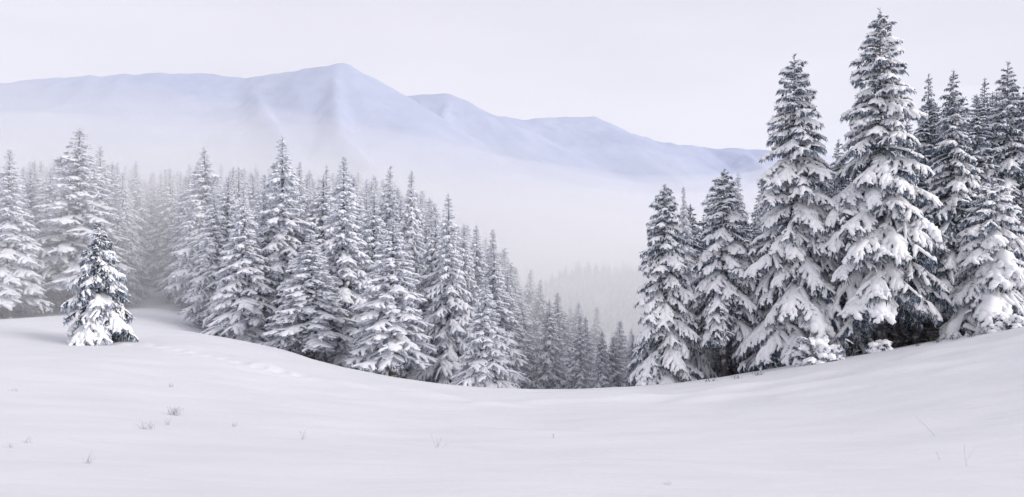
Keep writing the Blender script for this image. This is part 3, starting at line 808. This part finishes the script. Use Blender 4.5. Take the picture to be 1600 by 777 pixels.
FRONT = np.array([(-600, 90), (-160, 60), (-80, 58), (-40, 57), (-15, 62), (8, 68), (20, 84), (32, 118), (60, 175), (120, 260), (300, 420), (700, 700)], float)
def fog_solid(xs, ts, span, topf, bot_z, dens, label):
    """a closed body of fog: span(x) gives its near and far edge, topf(x, y, t) its upper surface"""
    top, bot = [], []
    for x in xs:
        yf, ye = span(x)
        for t in ts:
            y = yf + (ye - yf) * t
            top.append((x, y, max(topf(x, y, t), bot_z + 0.4))); bot.append((x, y, bot_z))
    nx, ny = len(xs), len(ts); o = nx * ny; q = []
    for a in range(nx - 1):
        for b in range(ny - 1):
            p = a * ny + b
            q.append((p, p + ny, p + ny + 1, p + 1)); q.append((o + p, o + p + 1, o + p + ny + 1, o + p + ny))
    for a in range(nx - 1):
        p = a * ny; q.append((p, o + p, o + p + ny, p + ny)); p = a * ny + ny - 1; q.append((p, p + ny, o + p + ny, o + p))
    for b in range(ny - 1):
        p = b; q.append((p, p + 1, o + p + 1, o + p)); p = (nx - 1) * ny + b; q.append((p, o + p, o + p + 1, p + 1))
    f = link("fog_bank", mesh_from("fog_bank", top + bot, q, True, [vol_mat("fog", dens, (1.0, 1.0, 1.0), 0.0)]))
    f["kind"] = "stuff"; f["label"] = label
def valley_fog(i, top_l, top_r, inset, dens, far=1080, xr=(-560, 640)):
    xs = np.linspace(*xr, 61); ts = np.concatenate([np.linspace(0, 0.16, 12), np.linspace(0.2, 1, 14)])
    ph = rs(60 + i).rand(4) * 6
    def span(x): return np.interp(x, FRONT[:, 0], FRONT[:, 1]) + inset * (1 + 0.25 * math.sin(x * 0.03 + ph[0])), far - inset
    def topf(x, y, t):
        sw = min(160, (xs[-1] - xs[0]) * 0.25); edge = min(1, (x - xs[0]) / sw + 0.02, (xs[-1] - x) / sw + 0.02)
        rise = (1 - math.exp(-(y - span(x)[0]) / 16.0)) * min(1, (1 - t) / 0.25 + 0.01) * edge
        tp = np.interp(x, [-250, -60, 40, 200], [top_l, top_l, top_r, top_r])
        return -45 + (tp + 45) * max(rise, 0.004) + 2.5 * math.sin(x * 0.02 + ph[1]) * math.sin(y * 0.015 + ph[2]) * rise
    fog_solid(xs, ts, span, topf, -45.0 - 0.7 * i, dens, "fog lying in the valley before the mountains")
valley_fog(0, 85, 60, 0, 0.0005)
valley_fog(1, 52, 34, 2, 0.0012)
valley_fog(2, 30, 17, 2, 0.0048, 320)
valley_fog(3, 34, 6, 6, 0.0004, 300, (-330, 30))
def slope_fog(i, k, dens):
    """cloud resting against the feet of the mountains"""
    xs = np.linspace(-1900, 1900, 70); ts = np.linspace(0, 1, 24)
    ph = rs(80 + i).rand(4) * 6
    def topf(x, y, t):
        edge = min(1, (x - xs[0]) / 300 + 0.02, (xs[-1] - x) / 300 + 0.02)
        tp = np.interp(x, [-900, -300, 0, 250, 500, 700, 900], [345, 320, 255, 215, 225, 320, 400]) * k
        rise = math.sin(min(t / 0.8, 1) * math.pi / 2) * min(1, (1 - t) / 0.12)
        return -30 + (tp + 30) * rise * edge + 9 * math.sin(x * 0.008 + ph[0]) * math.sin(y * 0.011 + ph[1]) * rise
    fog_solid(xs, ts, lambda x: (700, 2250), topf, -48.0 - 0.7 * i, dens, "cloud resting against the feet of the mountains")
slope_fog(0, 1.08, 0.0012)
slope_fog(1, 0.92, 0.0016)
slope_fog(2, 0.72, 0.0022)

def puff(x, y, z, rx, ry, rz, dens, seed):
    """a drifting wisp of fog"""
    r = rs(seed); m, k = 14, 22
    ph = np.linspace(0.02, math.pi - 0.02, m); th = np.arange(k) / k * 6.283185
    a = r.rand(4) * 6
    q = 1 + 0.16 * np.sin(2 * th + a[0])[None] * np.sin(ph * 2 + a[1])[:, None] + 0.10 * np.sin(3 * th + a[2])[None] * np.sin(ph * 3 + a[3])[:, None]
    v = np.stack([x + rx * q * np.sin(ph)[:, None] * np.cos(th), y + ry * q * np.sin(ph)[:, None] * np.sin(th), z + rz * q * np.cos(ph)[:, None] * np.ones(k)], -1).reshape(-1, 3)
    t = []
    for i in range(m - 1):
        for j in range(k):
            p, u = i * k + j, i * k + (j + 1) % k
            t += [(p, p + k, u + k), (p, u + k, u)]
    t += [(0, j, j + 1) for j in range(1, k - 1)]
    o = (m - 1) * k; t += [(o, o + j + 1, o + j) for j in range(1, k - 1)]
    f = link("fog_bank", mesh_from("fog_bank", v, t, True, [vol_mat("fog", dens, (1.0, 1.0, 1.0), 0.0)]))
    f["kind"] = "stuff"; f["label"] = "wisp of fog drifting among the trees"
puff(32, 150, -10, 48, 56, 16, 0.0060, 1)
puff(-86, 172, 20, 30, 18, 9, 0.0020, 2)
puff(45, 300, 10, 120, 70, 30, 0.0007, 4)
puff(-105, 185, 16, 34, 22, 10, 0.0020, 5)
